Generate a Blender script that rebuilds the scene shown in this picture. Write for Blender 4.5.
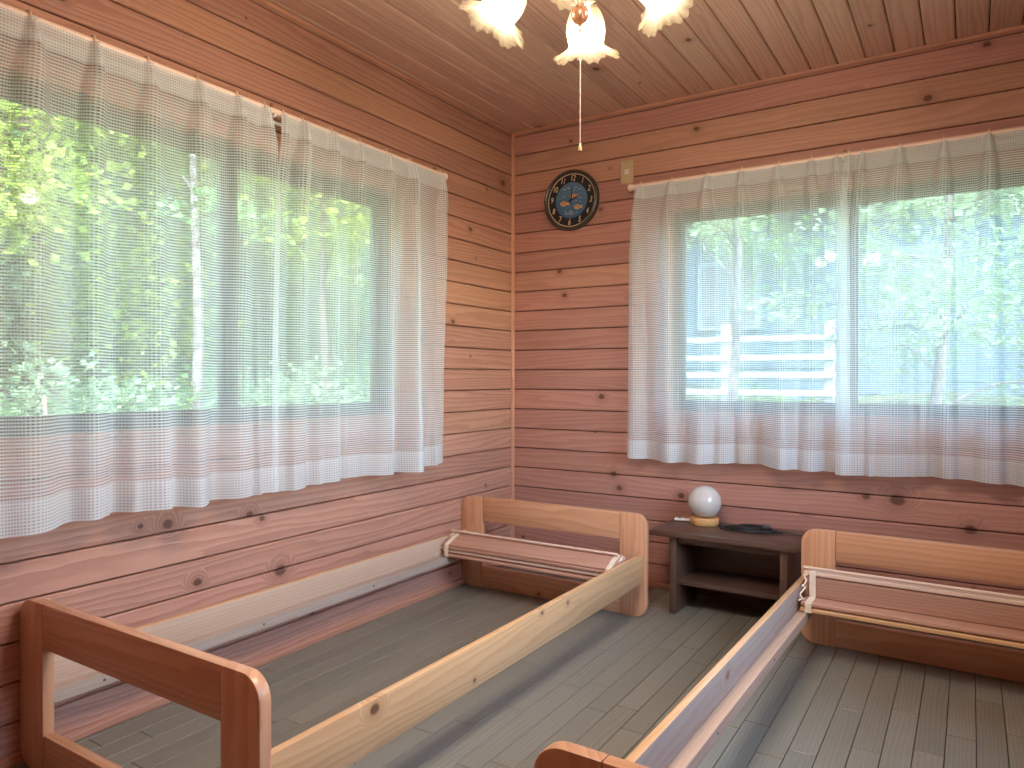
import bpy, bmesh, math, random
import numpy as np
from mathutils import Vector, Matrix

for o in list(bpy.data.objects): bpy.data.objects.remove(o)
S = bpy.context.scene
COL = S.collection
PI = math.pi
V = Vector

# ------------------------------------------------------------------ camera
cam_d = bpy.data.cameras.new('camera'); cam = bpy.data.objects.new('camera', cam_d); COL.objects.link(cam)
F_PX = 724.365; YAW = 0.564937; PITCH = -0.009686; ROLL = 0.0015826
cam_d.sensor_fit = 'HORIZONTAL'; cam_d.sensor_width = 36.0; cam_d.lens = 36.0 * F_PX / 1024.0
cam_d.clip_start = 0.02; cam_d.clip_end = 300
CAM = V((2.17868, -3.44152, 1.05061))
fw = V((-math.sin(YAW)*math.cos(PITCH), math.cos(YAW)*math.cos(PITCH), math.sin(PITCH)))
r0 = V((math.cos(YAW), math.sin(YAW), 0)); u0 = r0.cross(fw)
rt = math.cos(ROLL)*r0 + math.sin(ROLL)*u0; up = math.cos(ROLL)*u0 - math.sin(ROLL)*r0
cam.matrix_world = Matrix(((rt.x, up.x, -fw.x, CAM.x), (rt.y, up.y, -fw.y, CAM.y), (rt.z, up.z, -fw.z, CAM.z), (0, 0, 0, 1)))
S.camera = cam

# ------------------------------------------------------------------ world, sun, exposure
SKY_STRENGTH = 1.0; SUN_STRENGTH = 3.6; EXPOSURE = 1.5; BULB_W = 8.5
W = bpy.data.worlds.new('World'); S.world = W; W.use_nodes = True
wn = W.node_tree.nodes; wl = W.node_tree.links
bg = wn['Background']; sky = wn.new('ShaderNodeTexSky'); sky.sky_type = 'NISHITA'; sky.sun_disc = False
sky.sun_elevation = math.radians(58); sky.sun_rotation = math.radians(150); sky.air_density = 1.3; sky.dust_density = 1.0
wl.new(sky.outputs[0], bg.inputs['Color']); bg.inputs['Strength'].default_value = SKY_STRENGTH
sun_d = bpy.data.lights.new('sun', 'SUN'); sun = bpy.data.objects.new('sun', sun_d); COL.objects.link(sun)
sun_d.energy = SUN_STRENGTH; sun_d.angle = math.radians(0.6); sun_d.color = (1, .95, .86)
sun.rotation_euler = V((-0.45, 0.42, -1.0)).to_track_quat('-Z', 'Y').to_euler(); sun.location = (6, -8, 12)
S.view_settings.view_transform = 'Standard'; S.view_settings.look = 'None'
S.view_settings.gamma = 1.0; S.view_settings.use_curve_mapping = False; S.view_settings.exposure = EXPOSURE
S.cycles.max_bounces = 10; S.cycles.diffuse_bounces = 6; S.cycles.transparent_max_bounces = 24
S.cycles.transmission_bounces = 8; S.cycles.glossy_bounces = 3; S.cycles.sample_clamp_indirect = 6.0
S.cycles.caustics_reflective = False; S.cycles.caustics_refractive = False

# ------------------------------------------------------------------ node helper
class NT:
    def __init__(s, name):
        s.m = bpy.data.materials.new(name); s.m.use_nodes = True
        s.t = s.m.node_tree; s.t.nodes.clear(); s.out = s.t.nodes.new('ShaderNodeOutputMaterial')
    def put(s, inp, v):
        if v is None: return
        if isinstance(v, bpy.types.NodeSocket): s.t.links.new(v, inp)
        else:
            if isinstance(v, (tuple, list)) and len(v) == 3 and inp.type == 'RGBA': v = (*v, 1)
            inp.default_value = v
    def n(s, typ, out=0, ins=None, **kw):
        nd = s.t.nodes.new('ShaderNode' + typ)
        for k, v in kw.items(): setattr(nd, k, v)
        for k, v in (ins or {}).items(): s.put(nd.inputs[k], v)
        return nd.outputs[out] if out is not None else nd
    def math(s, op, a, b=None, c=None, clamp=False):
        nd = s.t.nodes.new('ShaderNodeMath'); nd.operation = op; nd.use_clamp = clamp
        for i, v in enumerate((a, b, c)): s.put(nd.inputs[i], v)
        return nd.outputs[0]
    def mix(s, f, a, b, mode='MIX'):
        nd = s.t.nodes.new('ShaderNodeMix'); nd.data_type = 'RGBA'; nd.blend_type = mode
        s.put(nd.inputs[0], f); s.put(nd.inputs[6], a); s.put(nd.inputs[7], b); return nd.outputs[2]
    def smooth(s, x, lo, hi, a=0.0, b=1.0):
        nd = s.t.nodes.new('ShaderNodeMapRange'); nd.interpolation_type = 'SMOOTHSTEP'
        for i, v in enumerate((x, lo, hi, a, b)): s.put(nd.inputs[i], v)
        return nd.outputs[0]
    def xyz(s, v): 
        nd = s.t.nodes.new('ShaderNodeSeparateXYZ'); s.put(nd.inputs[0], v); return nd.outputs
    def comb(s, x, y, z=0.0):
        nd = s.t.nodes.new('ShaderNodeCombineXYZ')
        for i, v in enumerate((x, y, z)): s.put(nd.inputs[i], v)
        return nd.outputs[0]
    def noise(s, vec, scale=1, detail=2, rough=.5, dims='3D'):
        nd = s.t.nodes.new('ShaderNodeTexNoise'); nd.noise_dimensions = dims
        s.put(nd.inputs['Vector'], vec); nd.inputs['Scale'].default_value = scale
        nd.inputs['Detail'].default_value = detail; nd.inputs['Roughness'].default_value = rough
        return nd.outputs[0]
    def bsdf(s, color, rough=.5, normal=None, spec=.5, **kw):
        nd = s.t.nodes.new('ShaderNodeBsdfPrincipled')
        s.put(nd.inputs['Base Color'], color); s.put(nd.inputs['Roughness'], rough)
        s.put(nd.inputs['Specular IOR Level'], spec); s.put(nd.inputs['Normal'], normal)
        for k, v in kw.items(): s.put(nd.inputs[k.replace('_', ' ')], v)
        return nd.outputs[0]
    def bump(s, h, dist=.002, strength=1.0):
        return s.n('Bump', ins={'Height': h, 'Distance': dist, 'Strength': strength})
    def done(s, sh):
        s.t.links.new(sh, s.out.inputs['Surface']); return s.m

def plain(name, col, rough=.5, metal=0.0, spec=.5, vary=.06, scale=40):
    t = NT(name); tc = t.n('TexCoord', 'Object')
    n = t.noise(tc, scale, 3)
    c = t.mix(t.smooth(n, .3, .7), tuple(max(0, x*(1-vary)) for x in col), tuple(min(1, x*(1+vary)) for x in col))
    return t.done(t.bsdf(c, rough, t.bump(n, .0006, .3), spec, Metallic=metal))

def wood(name, light, dark, knot=(.09, .035, .02), ring=70, knot_scale=3.4, knot_amt=.55, rough=.45, warm=None, vary=.22,
         bump=.0012, fine=.35, big=(), spec=.35, contrast=.75, coat=0.0):
    """Wood: local X runs along the grain, local Y across the face."""
    t = NT(name)
    oc = t.xyz(t.n('TexCoord', 'Object')); oi = t.n('ObjectInfo', None); R = oi.outputs['Random']
    x = t.math('ADD', oc[0], t.math('MULTIPLY', R, 37.0))
    y = t.math('ADD', t.math('ADD', oc[1], t.math('MULTIPLY', oc[2], .8)), t.math('MULTIPLY', R, 13.7))
    # knots
    vn = t.n('TexVoronoi', None, voronoi_dimensions='2D', feature='F1')
    t.put(vn.inputs['Vector'], t.comb(t.math('MULTIPLY', x, .8), y)); vn.inputs['Scale'].default_value = knot_scale
    cr = t.n('SeparateColor', None, {'Color': vn.outputs['Color']})
    rk = t.math('MULTIPLY', t.smooth(cr.outputs[0], 1-knot_amt, 1.0, .0, .055), t.smooth(cr.outputs[1], 0, 1, .45, 1.25))
    wob = t.math('MULTIPLY', t.math('SUBTRACT', t.noise(t.comb(x, y), 60, 2), .5), .03)
    d = t.math('ADD', vn.outputs['Distance'], wob)
    km = t.smooth(t.math('DIVIDE', d, t.math('ADD', rk, .0008)), .55, 1.15, 1, 0)
    halo = t.smooth(t.math('DIVIDE', vn.outputs['Distance'], t.math('ADD', rk, .0008)), .8, 3.2, 1, 0)
    gp = t.xyz(t.n('NewGeometry', 'Position'))
    for (ax, ay, a0, b0, r) in big:          # particular knots, in world metres on a wall plane
        dx = t.math('SUBTRACT', gp[ax], a0); dy = t.math('MULTIPLY', t.math('SUBTRACT', gp[ay], b0), 1.25)
        dd = t.math('SQRT', t.math('ADD', t.math('MULTIPLY', dx, dx), t.math('MULTIPLY', dy, dy)))
        dd = t.math('ADD', dd, t.math('MULTIPLY', wob, .25))
        km = t.math('MAXIMUM', km, t.smooth(dd, r*.55, r*1.1, 1, 0)); halo = t.math('MAXIMUM', halo, t.smooth(dd, r*.8, r*3, 1, 0))
    # growth rings
    low = t.noise(t.comb(t.math('MULTIPLY', x, .55), t.math('MULTIPLY', y, 7)), 1, 2, .45)
    g = t.math('ADD', t.math('MULTIPLY', y, ring), t.math('MULTIPLY', low, 9.0))
    g = t.math('ADD', g, t.math('MULTIPLY', halo, 3.0))
    g = t.math('ADD', g, t.math('MULTIPLY', t.noise(t.comb(t.math('MULTIPLY', x, 6), t.math('MULTIPLY', y, 30)), 1, 2), .8))
    fr = t.math('FRACT', g)
    rg = t.math('MULTIPLY', t.smooth(fr, .15, .85), t.smooth(fr, .9, 1.0, 1, 0))
    fn = t.noise(t.comb(t.math('MULTIPLY', x, 5), t.math('MULTIPLY', y, 260)), 1, 3, .6)
    m = t.math('ADD', t.math('MULTIPLY', rg, contrast), t.math('MULTIPLY', t.math('SUBTRACT', fn, .5), fine), clamp=True)
    c = t.mix(m, light, dark)
    if warm: c = t.mix(t.smooth(t.math('FRACT', t.math('MULTIPLY', R, 7.31)), .55, 1.0, 0, .8), c, t.mix(m, warm, tuple(k*.72 for k in warm)))
    blot = t.noise(t.comb(t.math('MULTIPLY', x, 1.1), t.math('MULTIPLY', y, 3)), 1, 2)
    val = t.math('ADD', t.math('MULTIPLY', R, vary), t.math('MULTIPLY', blot, .35))
    val = t.math('ADD', val, 1-vary*.5-.175)
    c = t.mix(1.0, c, t.n('CombineColor', 0, {0: val, 1: val, 2: val}), 'MULTIPLY')
    c = t.mix(t.math('MULTIPLY', halo, .35), c, tuple(a*.5+b*.5 for a, b in zip(dark, knot)))
    c = t.mix(t.math('MULTIPLY', km, .85), c, knot)
    h = t.math('ADD', t.math('MULTIPLY', rg, .6), t.math('ADD', t.math('MULTIPLY', fn, .5), t.math('MULTIPLY', km, .8)))
    rr = t.math('ADD', rough, t.math('MULTIPLY', rg, .08))
    return t.done(t.bsdf(c, rr, t.bump(h, bump, .6), spec, Coat_Weight=coat, Coat_Roughness=.3))

# ------------------------------------------------------------------ mesh helpers
def frame(o, X, Z):
    X = V(X).normalized(); Z = V(Z).normalized(); Y = Z.cross(X)
    return Matrix(((X.x, Y.x, Z.x, o[0]), (X.y, Y.y, Z.y, o[1]), (X.z, Y.z, Z.z, o[2]), (0, 0, 0, 1)))

def link(name, me, mat=None, parent=None, mtx=None):
    o = bpy.data.objects.new(name, me); COL.objects.link(o)
    if mat is not None and me is not None and len(me.materials) == 0:
        for m in (mat if isinstance(mat, (list, tuple)) else [mat]): me.materials.append(m)
    if parent is not None: o.parent = parent
    if mtx is not None: o.matrix_basis = mtx
    return o
def tag(o, label, cat=None, group=None, kind=None):
    if label: o['label'] = label
    if cat: o['category'] = cat
    if group: o['group'] = group
    if kind: o['kind'] = kind
    return o
def empty(name, loc=(0, 0, 0), rz=0.0):
    o = bpy.data.objects.new(name, None); COL.objects.link(o); o.location = loc; o.rotation_euler = (0, 0, rz); o.empty_display_size = .1
    return o
def bm_mesh(bm, name='m', smooth=False):
    bmesh.ops.recalc_face_normals(bm, faces=bm.faces)
    me = bpy.data.meshes.new(name); bm.to_mesh(me); bm.free()
    if smooth: me.polygons.foreach_set('use_smooth', [True]*len(me.polygons))
    return me
def auto(me, ang=40):
    me.polygons.foreach_set('use_smooth', [True]*len(me.polygons))
    bm = bmesh.new(); bm.from_mesh(me); a = math.radians(ang)
    for e in bm.edges:
        if len(e.link_faces) == 2 and e.calc_face_angle(0) > a: e.smooth = False
    bm.to_mesh(me); bm.free(); return me
def box(bm, x0, x1, y0, y1, z0, z1):
    v = [bm.verts.new((x, y, z)) for z in (z0, z1) for y in (y0, y1) for x in (x0, x1)]
    for f in ((0, 2, 3, 1), (4, 5, 7, 6), (0, 1, 5, 4), (2, 6, 7, 3), (0, 4, 6, 2), (1, 3, 7, 5)): bm.faces.new([v[i] for i in f])
def plank_mesh(L, Wd, T, ch=.003, che=0.0):
    """plank lying in local XY, top at z=0, chamfered upper edges"""
    bm = bmesh.new(); a, b = L/2, Wd/2
    lo = [bm.verts.new((sx*a, sy*b, -T)) for sx, sy in ((-1, -1), (1, -1), (1, 1), (-1, 1))]
    mi = [bm.verts.new((sx*a, sy*b, -ch)) for sx, sy in ((-1, -1), (1, -1), (1, 1), (-1, 1))]
    tp = [bm.verts.new((sx*(a-che), sy*(b-ch), 0)) for sx, sy in ((-1, -1), (1, -1), (1, 1), (-1, 1))]
    bm.faces.new(lo[::-1]); bm.faces.new(tp)
    for r1, r2 in ((lo, mi), (mi, tp)):
        for i in range(4): j = (i+1) % 4; bm.faces.new((r1[i], r1[j], r2[j], r2[i]))
    return bm_mesh(bm)
def outline_mesh(pts, T, bev=.004, seg=2):
    """extrude closed 2D outline (local XY) from z=0 to z=T, softly bevelled rims"""
    bm = bmesh.new(); n = len(pts)
    lo = [bm.verts.new((x, y, 0)) for x, y in pts]; hi = [bm.verts.new((x, y, T)) for x, y in pts]
    bm.faces.new(lo[::-1]); bm.faces.new(hi)
    for i in range(n): j = (i+1) % n; bm.faces.new((lo[i], lo[j], hi[j], hi[i]))
    bmesh.ops.recalc_face_normals(bm, faces=bm.faces)
    if bev:
        es = [e for e in bm.edges if abs(e.verts[0].co.z-e.verts[1].co.z) < 1e-6]
        bmesh.ops.bevel(bm, geom=es, offset=bev, segments=seg, profile=.5, affect='EDGES', clamp_overlap=True)
    return auto(bm_mesh(bm), 35)
def bev_box(sx, sy, sz, bev=.003, seg=2, center=True):
    bm = bmesh.new(); box(bm, -sx/2, sx/2, -sy/2, sy/2, -sz/2 if center else 0, sz/2 if center else sz)
    bmesh.ops.recalc_face_normals(bm, faces=bm.faces)
    if bev: bmesh.ops.bevel(bm, geom=bm.edges[:], offset=bev, segments=seg, profile=.5, affect='EDGES', clamp_overlap=True)
    return auto(bm_mesh(bm), 35)
def tube(bm, pts, rad, n=8, cap=True):
    pts = [V(p) for p in pts]; rs = rad if isinstance(rad, (list, tuple)) else [rad]*len(pts)
    rings = []; prev = None
    for i, p in enumerate(pts):
        t = (pts[min(i+1, len(pts)-1)]-pts[max(i-1, 0)]).normalized()
        if prev is None: a = t.cross(V((0, 0, 1)) if abs(t.z) < .9 else V((1, 0, 0))).normalized()
        else: a = (prev-t*prev.dot(t)).normalized()
        prev = a; b = t.cross(a)
        rings.append([bm.verts.new(p+(a*math.cos(2*PI*k/n)+b*math.sin(2*PI*k/n))*rs[i]) for k in range(n)])
    for r1, r2 in zip(rings, rings[1:]):
        for k in range(n): bm.faces.new((r1[k], r1[(k+1) % n], r2[(k+1) % n], r2[k]))
    if cap: bm.faces.new(rings[0][::-1]); bm.faces.new(rings[-1])
def tube_mesh(pts, rad, n=8, cap=True):
    bm = bmesh.new(); tube(bm, pts, rad, n, cap); return auto(bm_mesh(bm), 50)
def lathe_mesh(prof, n=24, ang=45, ruffle=None):
    bm = bmesh.new(); rings = []
    for (r, z) in prof:
        if r < 1e-6: rings.append([bm.verts.new((0, 0, z))])
        else: rings.append([bm.verts.new((r*math.cos(2*PI*k/n), r*math.sin(2*PI*k/n), z)) for k in range(n)])
    for a, b in zip(rings, rings[1:]):
        for k in range(n):
            j = (k+1) % n
            if len(a) == 1 and len(b) == 1: continue
            if len(a) == 1: bm.faces.new((a[0], b[j], b[k]))
            elif len(b) == 1: bm.faces.new((a[k], a[j], b[0]))
            else: bm.faces.new((a[k], a[j], b[j], b[k]))
    return auto(bm_mesh(bm), ang)
def rounded_rect(w, h, r, n=6, corners=(1, 1, 1, 1)):
    """centred; corners order: (+,+), (-,+), (-,-), (+,-)"""
    out = []
    for q, (sx, sy) in enumerate(((1, 1), (-1, 1), (-1, -1), (1, -1))):
        cx, cy = sx*w/2, sy*h/2
        if not corners[q]: out.append((cx, cy)); continue
        for k in range(n+1):
            a = q*PI/2 + k/n*PI/2
            out.append((cx-sx*r+r*math.cos(a), cy-sy*r+r*math.sin(a)))
    return out

# ------------------------------------------------------------------ materials
RED_L, RED_D = (.47, .24, .172), (.32, .14, .10)
big_left = [(1, 2, -2.07, .577, .022), (1, 2, -2.16, .585, .012), (1, 2, -1.62, .325, .03), (1, 2, -.80, .95, .02)]
big_back = [(0, 2, 1.92, .535, .034), (0, 2, 1.80, .54, .018), (0, 2, 2.18, .44, .026), (0, 2, .30, 1.62, .015),
            (0, 2, .33, 1.49, .016), (0, 2, 1.05, 2.25, .016), (0, 2, .62, .55, .02), (0, 2, .98, .47, .02), (0, 2, 2.02, 2.2, .02), (0, 2, .55, .95, .02)]
M_wall_l = wood('cedar_wall_left', RED_L, RED_D, warm=(.52, .27, .17), big=big_left, knot_amt=.55, vary=.16, bump=.0022, ring=45, contrast=.6)
M_wall_b = wood('cedar_wall_back', (.455, .225, .178), (.32, .14, .112), warm=(.50, .27, .175), big=big_back, knot_amt=.52, bump=.001, vary=.16, ring=40, contrast=.5)
M_ceil = wood('cedar_ceiling', (.60, .375, .285), (.46, .26, .195), warm=(.65, .43, .32), knot_amt=.5, knot_scale=3.0, ring=40, vary=.2, contrast=.55, rough=.5)
M_trim = wood('cedar_trim', (.52, .25, .16), (.40, .17, .11), knot_amt=0.0, ring=60, vary=.1)
M_core = plain('wall_core_wood', (.045, .022, .016), .9)
M_floor = wood('floor_oak', (.225, .215, .172), (.158, .148, .115), knot=(.1, .08, .06), ring=90, knot_amt=.0, rough=.30, vary=.16, bump=.0005, contrast=.4, spec=.5)
M_gap = plain('floor_seam', (.03, .026, .022), .9)
M_bed = wood('varnished_cypress', (.60, .315, .175), (.47, .215, .11), knot=(.2, .07, .03), ring=34, knot_amt=.12, rough=.32, vary=.1, bump=.0003, contrast=.6, coat=.25)
M_rail = wood('varnished_pine', (.70, .43, .22), (.56, .30, .135), knot=(.11, .035, .015), ring=48, knot_amt=.42, knot_scale=4.2, rough=.3, vary=.08, bump=.0003, contrast=.6, coat=.3)
M_rail1 = wood('varnished_pine_knotty', (.70, .43, .22), (.56, .30, .135), knot=(.09, .03, .015), ring=48, knot_amt=.3, knot_scale=4.2, rough=.3, vary=.08, bump=.0003, contrast=.6, coat=.3, big=[(1, 2, -2.16, .256, .019), (1, 2, -1.36, .266, .010)])
M_raw = wood('raw_pine', (.54, .375, .27), (.46, .30, .21), knot=(.25, .12, .07), ring=60, knot_amt=.2, rough=.6, vary=.1, bump=.0005, contrast=.45)
M_raw2 = wood('raw_pine_grey', (.44, .34, .275), (.37, .27, .215), knot=(.25, .12, .07), ring=60, knot_amt=.25, rough=.6, vary=.1, bump=.0005, contrast=.45)
M_slat = wood('slat_wood', (.48, .27, .19), (.37, .19, .13), knot_amt=.1, ring=60, rough=.45, vary=.25, contrast=.5)
M_slatp = wood('slat_wood_pale', (.66, .49, .38), (.55, .39, .29), knot_amt=.05, ring=60, rough=.5, vary=.1, contrast=.4)
M_bench = wood('dark_walnut', (.115, .062, .042), (.06, .032, .024), knot_amt=0, ring=50, rough=.28, vary=.1, contrast=.6, spec=.5, bump=.0003)
M_lampwood = wood('lamp_base_wood', (.72, .40, .16), (.58, .29, .1), knot_amt=0, ring=60, rough=.4)
M_finial = wood('finial_wood', (.075, .032, .015), (.045, .018, .008), knot_amt=0, ring=60, rough=.25)
M_rod = wood('whitewashed_rod', (.80, .62, .52), (.74, .54, .44), knot_amt=0, ring=60, rough=.4, contrast=.4)
M_bronze = plain('bronze_aluminium', (.075, .08, .07), .4, .6)
M_white = plain('white_plastic', (.78, .77, .74), .35)
M_cream = plain('cream_strap', (.74, .64, .5), .8)
M_brass = plain('brass', (.34, .2, .1), .4, .6)
M_chain = plain('pull_chain_metal', (.20, .15, .12), .6)
M_steel = plain('brushed_steel', (.5, .48, .45), .22, 1.0)
M_screw = plain('dark_screw', (.12, .09, .07), .5, .6)
M_black = plain('black_plastic', (.018, .018, .02), .45)

def mat_glass():
    t = NT('window_glass')
    fr = t.n('Fresnel', 0, {'IOR': 1.3})
    tr = t.n('BsdfTransparent', 0, {'Color': (.95, .97, .96, 1)}); gl = t.n('BsdfGlossy', 0, {'Roughness': .02})
    return t.done(t.n('MixShader', 0, {0: t.math('MULTIPLY', fr, .7), 1: tr, 2: gl}))
M_glass = mat_glass()

def mat_curtain(name, col):
    """open-weave sheer: thick weft threads every few millimetres over a thin warp, doubled at hem and heading (UV in metres)"""
    t = NT(name); uv = t.xyz(t.n('UVMap', 0)); u, v = uv[0], uv[1]
    jit = t.math('MULTIPLY', t.noise(t.comb(t.math('MULTIPLY', u, 9), t.math('MULTIPLY', v, 60)), 1, 2), .0016)
    hv = t.math('ABSOLUTE', t.math('SUBTRACT', t.math('FRACT', t.math('DIVIDE', t.math('ADD', v, jit), .0088)), .5))
    hu = t.math('ABSOLUTE', t.math('SUBTRACT', t.math('FRACT', t.math('DIVIDE', u, .0078)), .5))
    weft = t.smooth(hv, .20, .30, 1, 0); warp = t.smooth(hu, .2, .3, 1, 0)
    a = t.math('MAXIMUM', t.math('MULTIPLY', weft, .83), t.math('MULTIPLY', warp, .52))
    a = t.math('MAXIMUM', a, .17)
    hem = t.math('MAXIMUM', t.smooth(v, .088, .09, 1, 0), t.smooth(v, 1.272, 1.274, 0, 1))
    a = t.math('MINIMUM', t.math('ADD', a, t.math('MULTIPLY', hem, .36)), .93)
    df = t.n('BsdfDiffuse', 0, {'Color': (*col, 1)}); tl = t.n('BsdfTranslucent', 0, {'Color': (*col, 1)})
    cl = t.n('MixShader', 0, {0: .5, 1: df, 2: tl})
    return t.done(t.n('MixShader', 0, {0: a, 1: t.n('BsdfTransparent', 0), 2: cl}))
M_curt = mat_curtain('sheer_curtain', (.80, .87, .91))

# ================================================================== ROOM SHELL
X1, Y0, CEIL = 2.73, -3.66, 2.414        # room: x 0..X1, y Y0..0
P = .1086; Z0 = .0044
WT = .17                                  # wall thickness
WIN_L = (-2.60, -.925, .868, 1.885)       # y0, y1, z0, z1 on x=0
WIN_B = (.90, 2.56, .868, 1.885)          # x0, x1, z0, z1 on y=0
WIN_R = (-2.4, -.70, .80, 2.05)  # opening added out of view in the right wall to brighten the room

def wall_core(name, axis, lo, hi, face, out, win):
    """wall slab with an opening; axis 0: plane x=face spanning y; axis 1: plane y=face spanning x"""
    bm = bmesh.new(); a, b = sorted((face, out)); zt = CEIL+.1
    segs = [(lo, hi, -.02, zt)] if not win else [(lo, win[0], -.02, zt), (win[1], hi, -.02, zt), (win[0], win[1], -.02, win[2]), (win[0], win[1], win[3], zt)]
    for s0, s1, z0, z1 in segs:
        if axis == 0: box(bm, a, b, s0, s1, z0, z1)
        else: box(bm, s0, s1, a, b, z0, z1)
    return bm_mesh(bm)

def clad(parent, axis, lo, hi, face, normal, win, mat, T=.016):
    rows = []
    for k in range(23):
        z0 = Z0+k*P if k else 0.0; z1 = min(Z0+(k+1)*P, CEIL)
        if z1-z0 < .012: continue
        if win and z1 > win[2] and z0 < win[3]:
            rows += [(lo, win[0], z0, z1), (win[1], hi, z0, z1)]
            if z0 < win[2]: rows.append((win[0], win[1], z0, win[2]))
            if z1 > win[3]: rows.append((win[0], win[1], win[3], z1))
        else: rows.append((lo, hi, z0, z1))
    for s0, s1, z0, z1 in rows:
        me = plank_mesh(s1-s0-.0006, z1-z0-.0042, T, .0040)
        c = (s0+s1)/2; z = (z0+z1)/2
        X = (0, 1, 0) if axis == 0 else (1, 0, 0)
        if V(normal).cross(V(X)).z < 0: X = tuple(-q for q in X)
        o = (face, c, z) if axis == 0 else (c, face, z)
        link('board', me, mat, parent, frame(o, X, normal))

wall_left = tag(link('wall_left', wall_core('wl', 0, Y0-WT, WT, -.016, -WT, WIN_L), M_core), 'red cedar board wall with the larger curtained window', kind='structure')
clad(wall_left, 0, Y0, 0, 0.0, (1, 0, 0), WIN_L, M_wall_l)
wall_back = tag(link('wall_back', wall_core('wb', 1, -.016, X1+WT, .016, WT, WIN_B), M_core), 'red cedar board wall with clock and curtained window', kind='structure')
clad(wall_back, 1, 0, X1, 0.0, (0, -1, 0), WIN_B, M_wall_b)
wall_right = tag(link('wall_right', wall_core('wr', 0, Y0-WT, 0, X1+.016, X1+WT, WIN_R), M_core), 'red cedar board wall beside the second bed', kind='structure')
clad(wall_right, 0, Y0, 0, X1, (-1, 0, 0), WIN_R, M_wall_b)
wall_front = tag(link('wall_front', wall_core('wf', 1, 0, X1, Y0-.016, Y0-WT, None), M_core), 'red cedar board wall behind the viewer', kind='structure')
clad(wall_front, 1, 0, X1, Y0, (0, 1, 0), None, M_wall_b)

# ceiling boards run along y
bm = bmesh.new(); box(bm, -WT, X1+WT, Y0-WT, WT, CEIL+.1, CEIL+.14)
ceiling = tag(link('ceiling', bm_mesh(bm), M_core), 'ceiling of pale red cedar boards', kind='structure')
cx = 2.229-.1097*21
k = 0
while cx < X1:
    a, b = max(cx, 0), min(cx+.1097, X1)
    if b-a > .01:
        link('board', plank_mesh(-Y0-.001, b-a-.0036, .016, .005), M_ceil, ceiling, frame(((a+b)/2, Y0/2, CEIL), (0, 1, 0), (0, 0, -1)))
    cx += .1097

# floor planks
bm = bmesh.new(); box(bm, -WT, X1+WT, Y0-WT, WT, -.10, -.0125)
floor = tag(link('floor', bm_mesh(bm), M_gap), 'grey brown wooden plank floor', kind='structure')
FP = .0749; PL = .606
known = {24: -.945, 25: -1.189, 23: -1.303, 21: -1.193, 22: -1.367, 20: -1.253, 27: -1.113, 14: -1.201, 15: -1.375, 16: -1.31, 17: -1.442, 13: -1.26}
rng = random.Random(5); rest = bmesh.new(); x0 = 2.123-28*FP; n = 0; cache = {}
for c in range(-1, 38):
    a, b = max(x0+c*FP, 0), min(x0+(c+1)*FP, X1)
    if b-a < .004: continue
    off = known.get(c, rng.uniform(-2, 0))
    ys = [0.0]; q = (off % PL)-PL
    while q > Y0: ys.append(q); q -= PL
    ys.append(Y0)
    for y1, yb in zip(ys, ys[1:]):
        L = y1-yb
        if L < .01: continue
        seen = yb < -.02 and y1 > -2.75
        if seen:
            key = (round(L, 4), round(b-a, 4))
            if key not in cache: cache[key] = plank_mesh(L-.0022, b-a-.0018, .012, .0010, .0010)
            link('plank', cache[key], M_floor, floor, frame(((a+b)/2, (y1+yb)/2, 0), (0, 1, 0), (0, 0, 1))); n += 1
        else: box(rest, a+.0006, b-.0006, yb+.0006, y1-.0006, -.012, 0)
tag(link('planks', bm_mesh(rest), M_floor, floor), None, kind='stuff')

# trims
def trim(name, me, mtx, label): return tag(link(name, me, M_trim, None, mtx), label, kind='structure')
def quarter(L, r):
    pts = [(0, 0), (r, 0)]+[(r*math.cos(a), r*math.sin(a)) for a in (PI/8, PI/4, 3*PI/8)]+[(0, r)]
    bm = bmesh.new(); A = [bm.verts.new((0, y, z)) for y, z in pts]; B = [bm.verts.new((L, y, z)) for y, z in pts]
    bm.faces.new(A[::-1]); bm.faces.new(B)
    for i in range(len(pts)): j = (i+1) % len(pts); bm.faces.new((A[i], A[j], B[j], B[i]))
    return auto(bm_mesh(bm), 30)
def axes(o, X, Y, Z): return Matrix(((X[0], Y[0], Z[0], o[0]), (X[1], Y[1], Z[1], o[1]), (X[2], Y[2], Z[2], o[2]), (0, 0, 0, 1)))
trim('trim_1', quarter(CEIL, .014), axes((.0005, -.0005, 0), (0, 0, 1), (1, 0, 0), (0, -1, 0)), 'narrow upright wooden strip in the corner between the two walls')
trim('trim_2', quarter(X1-.03, .015), axes((.016, -.0005, CEIL-.0005), (1, 0, 0), (0, -1, 0), (0, 0, -1)), 'thin wooden strip along the ceiling over the back wall')
trim('trim_3', quarter(-Y0-.03, .012), axes((.0005, Y0+.015, CEIL-.0005), (0, 1, 0), (1, 0, 0), (0, 0, -1)), 'thin wooden strip along the ceiling over the left wall')
for nm, me, mt, lb in (('baseboard_left', bev_box(-Y0-.01, .030, .010, .002), frame((.005, Y0/2, .0155), (0, 1, 0), (1, 0, 0)), 'low wooden baseboard along the left wall'),
                       ('baseboard_back', bev_box(X1-.03, .030, .010, .002), frame((X1/2+.012, -.005, .0155), (1, 0, 0), (0, -1, 0)), 'low wooden baseboard along the back wall')):
    tag(link(nm, me, M_trim, None, mt), lb, kind='structure')

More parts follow.
